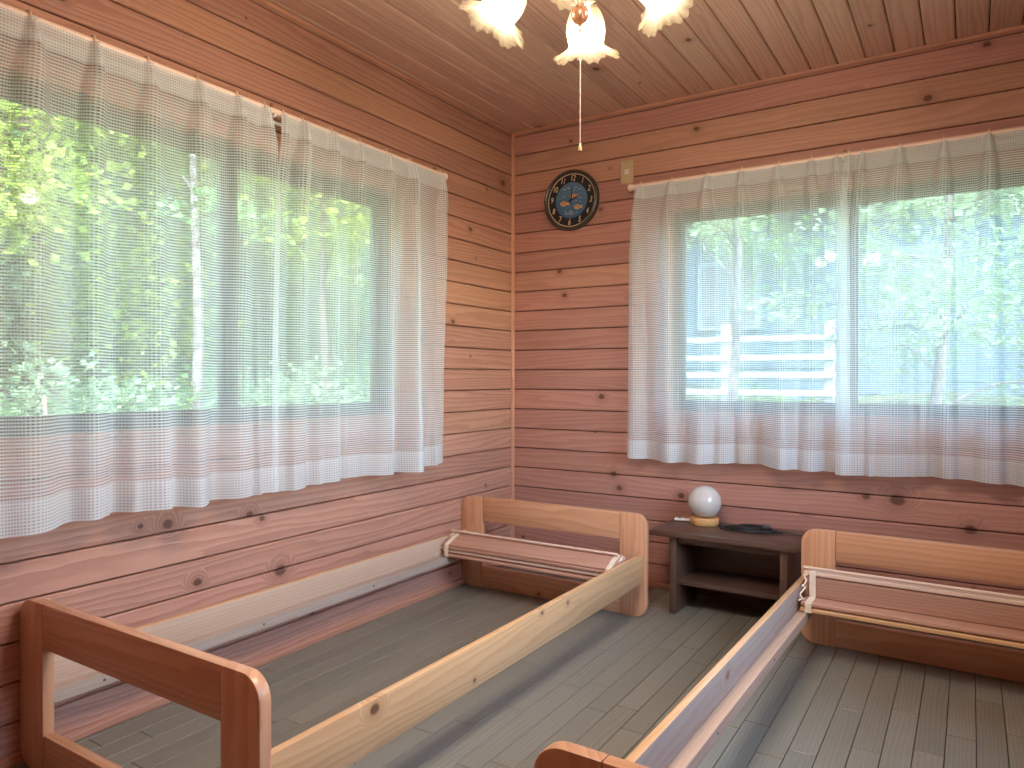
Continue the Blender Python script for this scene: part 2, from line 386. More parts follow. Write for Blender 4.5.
# ------------------------------------------------------------------ windows
def window(name, label, O, S_, N, width, z0, z1, inner_left=True):
    """O: world point of opening's lower corner on the wall face, S_ along wall, N into room. local x along, y up, z into room"""
    root = empty(name, (0, 0, 0)); root.matrix_basis = frame(O, S_, N)
    tag(root, label, kind='structure'); H = z1-z0; fw_ = .038; zc = -.10
    def bar(nm, x0, x1, y0, y1, za, zb, mat, parent=root, bev=.002):
        me = bev_box(x1-x0, y1-y0, zb-za, bev, 1)
        return link(nm, me, mat, parent, Matrix.Translation(((x0+x1)/2, (y0+y1)/2, (za+zb)/2)))
    # timber lining
    for nm, x0, x1, y0, y1 in (('jamb', 0, .014, 0, H), ('jamb', width-.014, width, 0, H), ('head_lining', .014, width-.014, H-.014, H), ('window_sill', .014, width-.014, 0, .014)):
        bar(nm, x0, x1, y0, y1, -.075, .004, M_trim)
    # aluminium outer frame
    for x0, x1, y0, y1 in ((0, .034, 0, H), (width-.034, width, 0, H), (.034, width-.034, H-.034, H), (.034, width-.034, 0, .034)):
        bar('frame_bar', x0, x1, y0, y1, -.155, -.076, M_bronze)
    mid = width/2; half = width/2-.03+.025
    for i, (xa, zz) in enumerate(((.03, -.100 if inner_left else -.132), (mid-.025, -.132 if inner_left else -.100))):
        sash = bar('sash', xa, xa+.038, .03, H-.03, zz-.012, zz+.012, M_bronze)
        for x0, x1, y0, y1 in ((xa+half-.038, xa+half, .03, H-.03), (xa+.038, xa+half-.038, .03, .068), (xa+.038, xa+half-.038, H-.062, H-.03)):
            b = bar('sash_bar', x0, x1, y0, y1, zz-.012, zz+.012, M_bronze, None); w = b.matrix_basis.copy(); b.parent = sash
            b.matrix_basis = sash.matrix_basis.inverted() @ w
        g = bar('pane', xa+.034, xa+half-.034, .06, H-.056, zz-.003, zz+.003, M_glass, None, 0); w = g.matrix_basis.copy(); g.parent = sash
        g.matrix_basis = sash.matrix_basis.inverted() @ w
    bar('window_lock', mid-.012, mid+.012, H*.43, H*.53, -.088, -.070, M_bronze, bev=.004)
    return root
window('window_1', 'wide sliding window in the left wall, forest outside', (0, WIN_L[0], WIN_L[2]), (0, 1, 0), (1, 0, 0), WIN_L[1]-WIN_L[0], WIN_L[2], WIN_L[3], True)
window('window_2', 'sliding window in the clock wall, white fence outside', (WIN_B[0], 0, WIN_B[2]), (1, 0, 0), (0, -1, 0), WIN_B[1]-WIN_B[0], WIN_B[2], WIN_B[3], True)
window('added_light_window', 'added unseen sliding window beside the second bed, to light the room', (X1, WIN_R[1], WIN_R[2]), (0, -1, 0), (-1, 0, 0), WIN_R[1]-WIN_R[0], WIN_R[2], WIN_R[3], True)  # added out of view so daylight evens out the room

# added unseen roof slab above the ceiling, eaves sized to block direct sun
bm = bmesh.new(); box(bm, -.45, X1+1.0, Y0-.9, .45, CEIL+.20, CEIL+.30)
tag(link('roof', bm_mesh(bm), M_core), 'added unseen roof slab over the room, eaves sized to keep sun out', kind='structure')

# ================================================================== CURTAINS
def curtain(label, s0, s1, pleats, place, z_top, z_bot, seed, side):
    """place(s, d, z) -> world point; s runs along the rod, d away from the wall"""
    rg_ = random.Random(seed); ns, nv = 260, 46
    n = len(pleats); lows = [(rg_.uniform(2.2, 3.4), rg_.uniform(0, 6), rg_.uniform(.5, 1)) for _ in range(3)]
    lows += [(rg_.uniform(5, 8), rg_.uniform(0, 6), .5)]
    drift = [rg_.uniform(-.018, .018) for _ in pleats]; amp = [rg_.uniform(.75, 1.25) for _ in pleats]; wid = [rg_.uniform(.6, 1.7) for _ in pleats]
    extra = [(rg_.uniform(s0, s1), rg_.uniform(.55, 1.0), rg_.uniform(.4, .9)) for _ in range(n)]
    verts = []; uvs = []; H = z_top-z_bot; arc = 0.0
    S_arr = np.linspace(s0, s1, ns+1)
    for j in range(nv+1):
        v = j/nv; z = z_top-v*H
        fall = min(1, v/.10)
        D = np.full(ns+1, .103-.022*min(1, v*1.6)); SX = S_arr.copy()
        flare = .022*min(1, v/.25); SX = SX + flare*(2*(S_arr-s0)/(s1-s0)-1)
        for i, pc in enumerate(pleats):
            c = pc+drift[i]*v; w = (.0085+.0125*fall*wid[i])*(1+.7*v)
            h = (.020+.024*fall)*amp[i]*(1-.1*v)
            D += h*np.exp(-((S_arr-c)/w)**2) - .012*fall*np.exp(-((S_arr-c)/(w*2.6))**2)
            SX += .024*fall*(S_arr-c)/w*np.exp(-((S_arr-c)/w)**2)
        for (c, a, w) in extra:
            D += .050*a*max(0, v-.2)*np.exp(-((S_arr-c)/(.022*w+.01))**2)
        for f, ph, a in lows: D += .017*a*(.10+.90*v)*np.sin(S_arr*f*2*PI+ph)
        if v < .12: D += .006*np.sin(v/.12*PI)
        D = np.maximum(D, .034)
        zz = z + .006*v*np.sin(S_arr*9+seed) if v > .9 else np.full(ns+1, z)
        # arc length for the weave's u coordinate, measured on mid-height folds
        for i in range(ns+1): verts.append(place(float(SX[i]), float(D[i]), float(zz[i])))
        if j == nv//2: arcl = np.concatenate([[0], np.cumsum(np.hypot(np.diff(S_arr), np.diff(D)))])
    faces = [(j*(ns+1)+i, j*(ns+1)+i+1, (j+1)*(ns+1)+i+1, (j+1)*(ns+1)+i) for j in range(nv) for i in range(ns)]
    me = bpy.data.meshes.new('curtain'); me.from_pydata([tuple(q) for q in verts], [], faces)
    uvl = me.uv_layers.new(name='UVMap'); li = np.zeros(len(me.loops), int); me.loops.foreach_get('vertex_index', li)
    ii = li % (ns+1); jj = li//(ns+1)
    uvd = np.stack([arcl[ii]*1.0, (1-jj/nv)*H], 1).ravel(); uvl.data.foreach_set('uv', uvd)
    me.polygons.foreach_set('use_smooth', [True]*len(faces))
    o = tag(link('sheer_curtain', me, M_curt), label, 'curtain', 'sheer curtain panels on wooden rods')
    for pc in pleats:                     # hook and ring over the rod at every pleat
        pts = []
        for k in range(13):
            a = -.35*PI + k/12*1.7*PI
            pts.append(place(pc, .080+.0185*math.cos(a), 1.992+.0185*math.sin(a)))
        pts = [place(pc, .108, z_top-.03)]+pts
        link('hook', tube_mesh(pts, .0024, 5), M_cream, o)
    return o
pl = lambda s, d, z: (d, s, z)
pb = lambda s, d, z: (s, -d, z)
CT, CB = 1.985, .645
curtain('sheer curtain panel at the left edge, forest window, nearest the viewer', -2.74, -1.745, [-2.66, -2.508, -2.344, -2.186, -2.023, -1.878, -1.765], pl, CT, CB, 3, 1)
curtain('sheer curtain panel over the forest window, ending near the room corner', -1.70, -.742, [-1.685, -1.594, -1.451, -1.3, -1.141, -.986, -.77], pl, CT, CB-.003, 8, 1)
curtain('sheer curtain panel nearest the round clock', .775, 1.712, [.80, .961, 1.135, 1.292, 1.453, 1.59, 1.69], pb, CT, CB+.004, 21, 1)
curtain('sheer curtain panel at the right edge over the fence window', 1.722, 2.69, [1.737, 1.79, 1.931, 2.081, 2.231, 2.39, 2.54, 2.67], pb, CT, CB, 33, 1)

def rod(label, a, b, place, mids):
    root = empty('curtain_rod', place((a+b)/2, 0, 1.99)); inv = Matrix.Translation(-V(root.location))
    def add(nm, me, mat, par=None):
        return link(nm, me, mat, root, inv)
    add('pole', tube_mesh([place(a, .08, 1.992), place(b, .08, 1.992)], .0125, 14), M_rod)
    for e, sg in ((a, -1), (b, 1)):
        pr = ((0, .0125), (.006, .0125), (.012, .016), (.026, .0195), (.032, .018), (.036, .012), (.0365, .004))
        add('finial', tube_mesh([place(e+sg*t, .08, 1.992) for t, r in pr], [r for t, r in pr], 14), M_rod)
    add('inner_rail', tube_mesh([place(a+.03, .05, 1.967), place(b-.03, .05, 1.967)], .0075, 8), M_white)
    for m in mids:
        bm = bmesh.new(); tube(bm, [place(m, .0, 1.985), place(m, .05, 1.972), place(m, .095, 1.972), place(m, .1, 1.982)], .005, 6)
        tube(bm, [place(m, .0, 2.004), place(m, .0, 1.955)], .009, 6); add('bracket', auto(bm_mesh(bm), 50), M_white)
        add('bracket_knob', tube_mesh([place(m, .08, 2.0), place(m, .08, 2.012), place(m, .08, 2.018)], [.004, .008, .004], 10), M_brass)
    return tag(root, label, 'curtain rod')
rod('pale wooden curtain rod over the forest window on the left wall', -2.75, -.755, pl, [-2.70, -1.722, -.80])
rod('pale wooden curtain rod beside the clock on the back wall', .768, 2.69, pb, [.79, 1.717, 2.65])

# ================================================================== BEDS
BW_, BH, BT, PW = .99, .455, .03, .125
def side_rail(parent, x, sgn, L, outer, inner, ledger):
    """rail with its outer face towards sgn*x"""
    H, T = .125, .022
    me = bev_box(L, H, T, .003, 2); me.materials.append(outer); me.materials.append(inner)
    X = (0, 1, 0); Z = (sgn, 0, 0)
    for p in me.polygons:
        if p.normal.z < -.8: p.material_index = 1
    if V(Z).cross(V(X)).z < 0: X = (0, -1, 0)
    o = link('side_rail', me, None, parent, frame((x, 0, .155+H/2), X, Z))
    inv = o.matrix_basis.inverted()
    l = link('ledger', bev_box(L-.004, .036, .036, .002, 1), ledger, o, inv @ frame((x-sgn*(T/2+.018), 0, .158+.018), X, Z))
    for k in (-.42, -.14, .14, .42):
        link('screw', lathe_mesh([(0, .0012), (.0035, .001), (.004, 0)], 10), M_screw, o, inv @ frame((x-sgn*(T/2+.036), L*k, .176), (0, 1, 0), (-sgn, 0, 0)))
    return o
def end_frame(parent, y, name):
    # local: X across the bed; faces +-y
    for sg in (-1, 1):
        pts = []
        a, b, r = (BH-.003)/2, PW/2, .056
        # outer side at local Y = +b
        for k in range(9): t = k/8*PI/2; pts.append((a-r+r*math.cos(t), b-r+r*math.sin(t)))
        for k in range(9): t = PI/2+k/8*PI/2; pts.append((-a+r+r*math.cos(t), b-r+r*math.sin(t)))
        pts += [(-a, -b), (a, -b)]
        me = outline_mesh(pts, BT, .0035, 2)
        # local Y -> sg*x ; X -> up ; Z = X x Y
        Zv = V((0, 0, 1)).cross(V((sg, 0, 0)))
        link(name+'_post', me, M_bed, parent, frame((sg*(BW_/2-PW/2), y-Zv.y*BT/2, .0015+a), (0, 0, 1), Zv))
    L = BW_-2*PW-.001
    for z0, z1 in ((.335, BH-.0015), (.004, .108)):
        me = bev_box(L, z1-z0, BT-.001, .0035, 2)
        link(name+'_rail', me, M_bed, parent, frame((0, y, (z0+z1)/2), (1, 0, 0), (0, -1, 0)))
def make_bed(label, loc, rz, pale_left):
    b = empty('bed_frame', loc, rz); tag(b, label, 'bed', 'wooden single bed frames')
    L = 1.99
    end_frame(b, L/2+BT/2, 'headboard'); end_frame(b, -L/2-BT/2, 'footboard')
    side_rail(b, BW_/2-.025, 1, L-.001, M_rail1 if pale_left else M_rail, M_raw2, M_raw)
    side_rail(b, -BW_/2+.025, -1, L-.001, M_rail, M_raw if pale_left else M_raw2, M_raw2 if pale_left else M_raw)
    return b
make_bed('wooden bed frame without mattress along the left wall', (.4985, -1.478, 0), 0, True)
B2 = (2.0875, -1.405); A2 = math.radians(-1.15)
make_bed('wooden bed frame without mattress at the right edge', (B2[0], B2[1], 0), A2, False)

def slat_bundle(label, loc, rz, L, flip, seed):
    """folded slat base: slats on edge behind, slats lying flat in front, tied with cream straps"""
    root = empty('slat_bundle', loc, rz); tag(root, label, 'bed slats', 'folded slat bases resting in the beds')
    rg_ = random.Random(seed)
    def sl(x0, y, z, w, t, ang, mat, l=L):
        m = frame((x0, y, z), (1, 0, 0), (0, -math.sin(ang), math.cos(ang)))
        return link('slat', bev_box(l, w, t, .0025, 1), mat, root, m)
    if flip:                              # lying stack, top slat tilted up at the back
        for i, (y, zc, w) in enumerate(((-.012, .009, .080), (-.004, .027, .080), (-.010, .045, .078))):
            sl(rg_.uniform(-.004, .004), y, zc, w, .013, rg_.uniform(-.02, .02), (M_slat, M_slatp, M_slat)[i])
        sl(.002, .0, .073, .098, .013, .40, M_slat)
        sl(-.003, .050, .080, .040, .012, .30, M_slatp)
        pts = [(-.058, .004), (-.058, .040), (-.054, .058), (.0, .083), (.048, .100), (.074, .092), (.074, .05)]; dz = .100
    else:                                 # two flat slats, one on edge, a pale one across the top
        for i, (y, zc, w) in enumerate(((-.012, .009, .085), (-.004, .029, .090))):
            sl(rg_.uniform(-.004, .004), y, zc, w, .015, 0, (M_rail, M_slat)[i])
        sl(.002, .030, .075, .074, .014, PI/2, M_slat)
        sl(-.003, .055, .121, .066, .015, -.12, M_slatp)
        sl(.002, .055, .070, .074, .014, PI/2, M_slat)
        pts = [(-.058, .002), (-.058, .036), (.018, .040), (.019, .118), (.022, .134), (.088, .126), (.090, .07)]; dz = .136
    P2 = pts
    for s in (-1, 1):
        x = s*(L/2-.03)
        pts = [(x, y_, z_) for y_, z_ in P2]
        bm = bmesh.new()
        for (p, q) in zip(pts, pts[1:]):
            p, q = V(p), V(q); d = (q-p).normalized(); nrm = V((1, 0, 0)).cross(d)
            vs = [bm.verts.new(c) for c in (p-V((.011, 0, 0))-nrm*.001, p+V((.011, 0, 0))-nrm*.001, q+V((.011, 0, 0))-nrm*.001, q-V((.011, 0, 0))-nrm*.001, p-V((.011, 0, 0))+nrm*.0012, p+V((.011, 0, 0))+nrm*.0012, q+V((.011, 0, 0))+nrm*.0012, q-V((.011, 0, 0))+nrm*.0012)]
            for f in ((0, 1, 2, 3), (7, 6, 5, 4), (0, 4, 5, 1), (1, 5, 6, 2), (2, 6, 7, 3), (3, 7, 4, 0)): bm.faces.new([vs[i] for i in f])
        link('strap', bm_mesh(bm), M_cream, root)
        # knotted cord at the end
        rg2 = random.Random(seed+s+9); kn = []
        for i in range(16):
            a = i*1.25; kn.append((x+s*(.026+.007*math.cos(a*1.3)), -.055+i*.0062+.006*math.sin(a), .035+i*(dz-.03)/16+.006*math.cos(a*.9)))
        link('cord_knot', tube_mesh(kn, .0032, 6), M_cream, root)
    # thin rod poking out at the back
    link('dowel', tube_mesh([(-L/2-.004, .030, dz+.008), (L/2-.02, .030, dz+.006)], .006, 8), M_slatp, root)
    return root
slat_bundle('folded wooden slat base tied with cord inside the left-wall bed', (.4985, -.655, .1955), 0, .895, True, 2)
q = Matrix.Rotation(A2, 2) @ V((0, .800))
slat_bundle('folded wooden slat base with straps inside the right-edge bed', (B2[0]+q.x, B2[1]+q.y, .1955), A2, .895, False, 5)

# ================================================================== BENCH AND WHAT STANDS ON IT
bench = empty('low_shelf_bench', (1.30, -.200, 0)); tag(bench, 'dark brown low open shelf between the two beds', 'shelf')
ZB = .367
def bp(nm, sx, sy, sz, c, X=(1, 0, 0), Z=(0, 0, 1), bev=.003):
    return link(nm, bev_box(sx, sy, sz, bev, 2), M_bench, bench, frame(c, X, Z))
bp('top', .675, .345, .024, (0, 0, ZB-.012))
for s in (-1, 1): bp('side_panel', ZB-.026, .30, .030, (s*.235, .0, (ZB-.026)/2+.001), (0, 0, 1), (s, 0, 0))
bp('shelf', .437, .25, .020, (0, .005, .135))
bp('shade_panel', .437, .012, ZB-.06, (0, .142, (ZB-.05)/2+.012))  # dark sheet added to stand in for the shaded wall behind
bp('apron', .437, .016, .03, (0, -.12, ZB-.041))

lamp = empty('globe_lamp', (1.135, -.118, ZB+.0005)); tag(lamp, 'frosted white globe table lamp on a round wooden base', 'lamp')
link('base', lathe_mesh([(0, 0), (.062, 0), (.065, .003), (.065, .030), (.062, .034), (0, .034)], 40), M_lampwood, lamp)
t = NT('opal_glass'); M_opal = t.done(t.bsdf((.56, .53, .49), .08, None, .5, Subsurface_Weight=.15, Coat_Weight=.4))
zg = [( .0765*math.sin(a), .034+.069-.0765*math.cos(a)) for a in [i/22*PI for i in range(23)] if .034+.069-.0765*math.cos(a) >= .034]
link('globe', lathe_mesh([(0, .0345)]+zg[:-1]+[(0, .034+.069+.0765)], 40, 80), M_opal, lamp)

# small white remote
rem = empty('small_white_remote', (1.022, -.100, ZB+.0005), .25); tag(rem, 'small white remote lying beside the globe lamp', 'remote')
link('body', bev_box(.075, .032, .014, .005, 3, False), M_white, rem)
link('button', lathe_mesh([(0, .0022), (.005, .002), (.006, 0)], 14), M_steel, rem, Matrix.Translation((.018, 0, .014)))
link('button', bev_box(.012, .010, .003, .001, 1, False), M_black, rem, Matrix.Translation((-.012, 0, .0138)))

# black cord: a loosely coiled tangle, a plug, and a tail running to the right
rg_ = random.Random(4); pts = []
for i in range(150):
    a = i*.42; u_ = i/149
    pts.append((1.355+.105*math.cos(a)*(.8+.3*math.sin(i*.13))+.03*math.sin(i*.05), -.155+.035*math.sin(a*1.0+.4)+.02*math.sin(i*.21), ZB+.0045+.020*(.5+.5*math.sin(i*.37))*u_))
pts += [(1.42+.03*k, -.16-.014*math.sin(k*1.1)-.006*k, ZB+.0045+.012*abs(math.sin(k*.7))) for k in range(1, 8)]
pts = [(1.20, -.115, ZB+.004), (1.215, -.14, ZB+.004)] + pts
cord = empty('black_power_cord', (1.38, -.15, ZB)); tag(cord, 'tangled black power cord behind the globe lamp', 'cord')
inv = Matrix.Translation((-1.38, .15, -ZB))
link('cable', tube_mesh(pts, .0032, 6), M_black, cord, inv)
link('plug', bev_box(.036, .024, .020, .005, 2), M_black, cord, inv @ Matrix.Translation((1.42, -.165, ZB+.026)) @ Matrix.Rotation(.5, 4, 'Z'))

# ================================================================== CLOCK, OUTLET
CLK = empty('wall_clock'); CLK.matrix_basis = frame((.379, -.0008, 1.990), (1, 0, 0), (0, -1, 0)) @ Matrix.Rotation(math.radians(-5), 4, 'Z')
tag(CLK, 'round black wall clock with gold numerals and fish on a blue dial', 'clock')
M_rim = plain('clock_rim', (.045, .042, .036), .35); M_face = plain('clock_black', (.012, .012, .014), .5); M_gold = plain('clock_gold', (.85, .62, .42), .4, 0.0)
t = NT('clock_blue'); tc = t.n('TexCoord', 'Object'); sx = t.xyz(tc)
cc = t.mix(t.smooth(sx[1], -.1, .1), (.045, .12, .24), (.09, .19, .31)); cc = t.mix(t.smooth(t.noise(t.comb(t.math('MULTIPLY', sx[0], 12), t.math('MULTIPLY', sx[1], 60)), 1, 3), .6, .72), cc, (.2, .32, .42))
M_blue = t.done(t.bsdf(cc, .4)); M_fish = plain('fish_orange', (.70, .40, .18), .5); M_pale = plain('clock_pale', (.62, .62, .55), .5)
RC = .160
link('bezel', lathe_mesh([(RC-.006, 0), (RC, .006), (RC, .022), (RC-.004, .030), (RC-.010, .033), (RC-.016, .029), (RC-.019, .020), (RC-.019, .014)], 64, 30), M_rim, CLK)
link('dial_ring', lathe_mesh([(0, .0), (RC-.018, .0), (RC-.018, .015), (0, .015)], 64), M_face, CLK)
link('gold_ring', lathe_mesh([(.1365, .0152), (.1365, .0170), (.1395, .0170), (.1395, .0152)], 64), M_gold, CLK)
link('dial', lathe_mesh([(0, .0165), (.094, .0165), (.095, .0151)], 48), M_blue, CLK)
for h in range(1, 13):
    cu = bpy.data.curves.new('numeral', 'FONT'); cu.body = str(h); cu.size = .038; cu.align_x = 'CENTER'; cu.align_y = 'CENTER'; cu.extrude = .0004
    ob = bpy.data.objects.new('tmp', cu); COL.objects.link(ob); bpy.context.view_layer.update()
    me = bpy.data.meshes.new_from_object(ob.evaluated_get(bpy.context.evaluated_depsgraph_get())); bpy.data.objects.remove(ob)
    me.materials.clear(); a = PI/2-h*PI/6
    link('numeral', me, M_gold, CLK, Matrix.Translation((.1165*math.cos(a), .1165*math.sin(a), .0160)) @ Matrix.Rotation(-.12, 4, 'Z') @ Matrix.Diagonal((.8, 1.15, 1, 1)))
def fish(x, y, s, rot):
    pts = [(s*(.021*math.cos(a)), s*(.0125*math.sin(a)*(1 if math.cos(a) < .3 else .9))) for a in [i/18*2*PI for i in range(19)]][:-1]
    m = Matrix.Translation((x, y, .0166)) @ Matrix.Rotation(rot, 4, 'Z')
    f = link('fish', outline_mesh(pts, .0012, 0), M_fish, CLK, m)
    link('fish_tail', outline_mesh([(.018*s, 0), (.031*s, .011*s), (.028*s, 0), (.031*s, -.011*s)], .0012, 0), M_fish, f)
    for q_ in (-.010, -.001, .008): link('fish_stripe', outline_mesh([(q_*s-.0013, -.009*s), (q_*s+.0013, -.009*s), (q_*s+.0013, .009*s), (q_*s-.0013, .009*s)], .0015, 0), M_finial, f)
    link('fish_eye', lathe_mesh([(0, .0018), (.0014, .0016)], 8), M_face, f, Matrix.Translation((-.016*s, .003*s, 0)))
fish(-.042, -.018, 1.05, 0); fish(.012, .020, 1.0, .15); fish(.040, -.036, 1.0, .05)
for x, y, w, h in ((-.045, .058, .016, .003), (-.022, .064, .012, .003), (.022, .066, .012, .003), (.046, .058, .010, .003), (.012, .052, .004, .004), (-.046, .018, .004, .006), (.055, .012, .010, .002), (.03, -.004, .008, .002), (.055, -.01, .006, .003), (-.03, -.065, .002, .022), (-.018, -.072, .002, .014), (-.006, -.068, .002, .020), (.004, -.066, .002, .026), (.016, -.070, .002, .018)):
    link('dial_mark', outline_mesh([(x-w/2, y-h/2), (x+w/2, y-h/2), (x+w/2, y+h/2), (x-w/2, y+h/2)], .0012, 0), M_pale, CLK, Matrix.Translation((0, 0, .0164)))
M_hand = plain('clock_hand', (.012, .012, .014), .4)
for nm, ang, ln, w in (('minute_hand', 0, .075, .0030), ('hour_hand', -PI/3, .052, .0042)):
    link(nm, outline_mesh([(-w, -.018), (w, -.018), (w*.5, ln), (-w*.5, ln)], .001, 0), M_hand, CLK, Matrix.Translation((0, 0, .0186+(.001 if nm[0] == 'm' else 0))) @ Matrix.Rotation(ang, 4, 'Z'))
link('hand_cap', lathe_mesh([(0, .0215), (.004, .021), (.0045, .0165)], 14), M_hand, CLK)

OUT = empty('wall_outlet'); OUT.matrix_basis = frame((.692, -.0008, 2.096), (1, 0, 0), (0, -1, 0)); tag(OUT, 'beige wall outlet plate between clock and curtain rod', 'outlet')
M_beige = plain('beige_plate', (.50, .36, .22), .4)
link('plate', outline_mesh(rounded_rect(.072, .120, .004, 3), .006, .0015, 1), M_beige, OUT)
link('plate_edge', outline_mesh(rounded_rect(.066, .113, .004, 3), .0072, .001, 1), M_beige, OUT)
so = link('socket', outline_mesh(rounded_rect(.024, .022, .002, 3), .009, .001, 1), M_white, OUT)
for s in (-.005, .005): link('slot', bev_box(.0025, .009, .002, 0), M_black, so, Matrix.Translation((s, 0, .0085)))

# ================================================================== CEILING LIGHT
FX, FY, FZ = 1.4207, -1.9588, 1.878       # wooden ball under the hub
light = empty('ceiling_light', (FX, FY, FZ)); tag(light, 'lit chandelier with ruffled glass shades and a pull chain', 'chandelier')
link('wooden_ball', lathe_mesh([(0, -.032), (.004, -.031), (.005, -.024), (.013, -.019), (.019, -.009), (.0205, 0), (.018, .010), (.011, .017), (.011, .024), (.016, .03), (0, .032)], 24, 60), M_finial, light)
link('tip', lathe_mesh([(0, -.042), (.004, -.040), (.0045, -.031), (0, -.030)], 12, 60), M_brass, light)
link('hub', lathe_mesh([(0, .026), (.02, .028), (.045, .040), (.060, .062), (.060, .092), (.045, .11), (.02, .118), (0, .119)], 36, 60), M_steel, light)
link('stem', lathe_mesh([(.012, .115), (.012, CEIL-FZ-.06)], 16), M_brass, light)
link('canopy', lathe_mesh([(0, CEIL-FZ-.065), (.03, CEIL-FZ-.062), (.062, CEIL-FZ-.02), (.066, CEIL-FZ-.0005), (0, CEIL-FZ-.0005)], 32, 40), M_steel, light)
t = NT('frosted_shade'); tl = t.n('BsdfTranslucent', 0, {'Color': (.15, .122, .078, 1)}); df = t.n('BsdfDiffuse', 0, {'Color': (.17, .145, .098, 1)})
tr = t.n('BsdfTransparent', 0, {'Color': (1, .95, .85, 1)}); gl = t.n('BsdfGlossy', 0, {'Roughness': .15})
m1 = t.n('MixShader', 0, {0: .45, 1: tl, 2: df}); m2 = t.n('MixShader', 0, {0: .58, 1: m1, 2: tr}); M_shade = t.done(t.n('MixShader', 0, {0: .04, 1: m2, 2: gl}))
t = NT('lit_bulb'); M_bulb = t.done(t.n('Emission', 0, {'Color': (1, .80, .52, 1), 'Strength': 6.0}))
def shade_mesh():
    prof = [(.017, .0), (.024, -.006), (.034, -.020), (.0415, -.040), (.0435, -.058), (.041, -.074), (.0385, -.084), (.041, -.091), (.052, -.099), (.064, -.106), (.074, -.110)]
    nk = 144; bm = bmesh.new(); rings = []
    for i, (r, z) in enumerate(prof):
        f = max(0, (i-6)/4)
        ring_ = []
        for k in range(nk):
            a = 2*PI*k/nk
            rr = r*(1+.035*f*math.sin(24*a)+.035*f*math.sin(6*a)); z_ = z+f*(.0032*math.cos(24*a)-.0055*math.sin(6*a))
            ring_.append(bm.verts.new((rr*math.cos(a), rr*math.sin(a), z_)))
        rings.append(ring_)
    for a, b in zip(rings, rings[1:]):
        for k in range(nk): bm.faces.new((a[k], a[(k+1) % nk], b[(k+1) % nk], b[k]))
    me = bm_mesh(bm, smooth=True); return me
SH = shade_mesh(); SH.materials.append(M_shade)
for i in range(4):
    az = math.atan2(rt.y, rt.x)+math.radians((-15, -10, -9, -10)[i]+90*i); dirh = V((math.cos(az), math.sin(az), 0)); tilt = math.radians(30)
    axis = (V((0, 0, 1))*math.cos(tilt)-dirh*math.sin(tilt)).normalized()      # from mouth back to neck
    mouth = dirh*.205+V((0, 0, -.010)); neck = mouth+axis*.125
    side = axis.cross(dirh).normalized(); Xa = side.cross(axis).normalized()
    mtx = axes(neck, Xa, side, axis) @ Matrix.Diagonal((1.13, 1.13, 1.13, 1))
    link('arm', tube_mesh([dirh*.05+V((0, 0, .075)), dirh*.08+V((0, 0, .105)), dirh*.115+V((0, 0, .118)), neck+axis*.03+V((0, 0, .004)), neck+axis*.012], .006, 10), M_steel, light)
    link('shade_holder', lathe_mesh([(0, .016), (.012, .014), (.021, .002), (.022, -.008), (.020, -.008)], 20, 60), M_steel, light, mtx)
    sh = link('shade', SH, None, light, mtx)
    link('bulb', lathe_mesh([(0, -.074), (.012, -.071), (.021, -.060), (.024, -.048), (.020, -.034), (.012, -.020), (.010, -.006)], 18, 80), M_bulb, sh)
    pd = bpy.data.lights.new('bulb_glow', 'POINT'); pd.energy = BULB_W; pd.color = (1, .875, .745); pd.shadow_soft_size = .035
    po = bpy.data.objects.new('bulb_glow', pd); COL.objects.link(po); po.parent = sh; po.location = (0, 0, -.086)
# pull chain hangs from the hub, slightly beyond the ball
ce = V((-.005, .012, 0))
link('pull_chain', tube_mesh([ce+V((0, 0, .04)), ce+V((0, 0, -.29))], .0012, 6), M_chain, light)
link('chain_knob', lathe_mesh([(0, .006), (.002, .006), (.0045, -.004), (.0045, -.012), (0, -.014)], 12, 60), M_brass, light, Matrix.Translation(ce+V((0, 0, -.296))))

# ================================================================== OUTSIDE
def leaf_mat(name, c1, c2):
    t = NT(name); g = t.n('NewGeometry', 'Position'); oi = t.n('TexCoord', 'Object')
    n = t.noise(oi, 2.3, 2); n2 = t.n('TexWhiteNoise', 0, {'Vector': t.n('VectorMath', 0, {0: oi, 1: (.07, .07, .07)}, operation='SNAP')})
    c = t.mix(t.math('ADD', t.math('MULTIPLY', t.smooth(n, .3, .7), .6), t.math('MULTIPLY', n2, .4)), c1, c2)
    sh = t.n('MixShader', 0, {0: .42, 1: t.bsdf(c, .45, None, .4), 2: t.n('BsdfTranslucent', 0, {'Color': c})})
    return t.done(sh)
M_leafA = leaf_mat('leaf_bright', (.22, .36, .04), (.42, .50, .09)); M_leafB = leaf_mat('leaf_mid', (.08, .21, .06), (.20, .36, .12)); M_leafC = leaf_mat('leaf_dark', (.05, .13, .05), (.13, .25, .10))
M_leafD = leaf_mat('leaf_silver', (.15, .29, .14), (.38, .50, .30))
t = NT('bark_pale'); tc = t.n('TexCoord', 'Object'); nb = t.noise(tc, 12, 4)
M_bark = t.done(t.bsdf(t.mix(t.smooth(nb, .35, .65), (.11, .095, .085), (.27, .255, .235)), .8, t.bump(nb, .004)))
t = NT('bark_dark'); tc = t.n('TexCoord', 'Object'); nb = t.noise(tc, 14, 4)
M_barkd = t.done(t.bsdf(t.mix(t.smooth(nb, .35, .65), (.09, .07, .055), (.2, .16, .12)), .9, t.bump(nb, .004)))
t = NT('forest_ground'); tc = t.n('TexCoord', 'Object'); n1 = t.noise(tc, 1.6, 4); n2 = t.noise(tc, 14, 4)
gc = t.mix(t.smooth(n1, .35, .65), (.035, .07, .022), (.10, .14, .05)); gc = t.mix(t.smooth(n2, .5, .7), gc, (.17, .13, .10))
M_ground = t.done(t.bsdf(gc, .95, t.bump(n2, .03)))

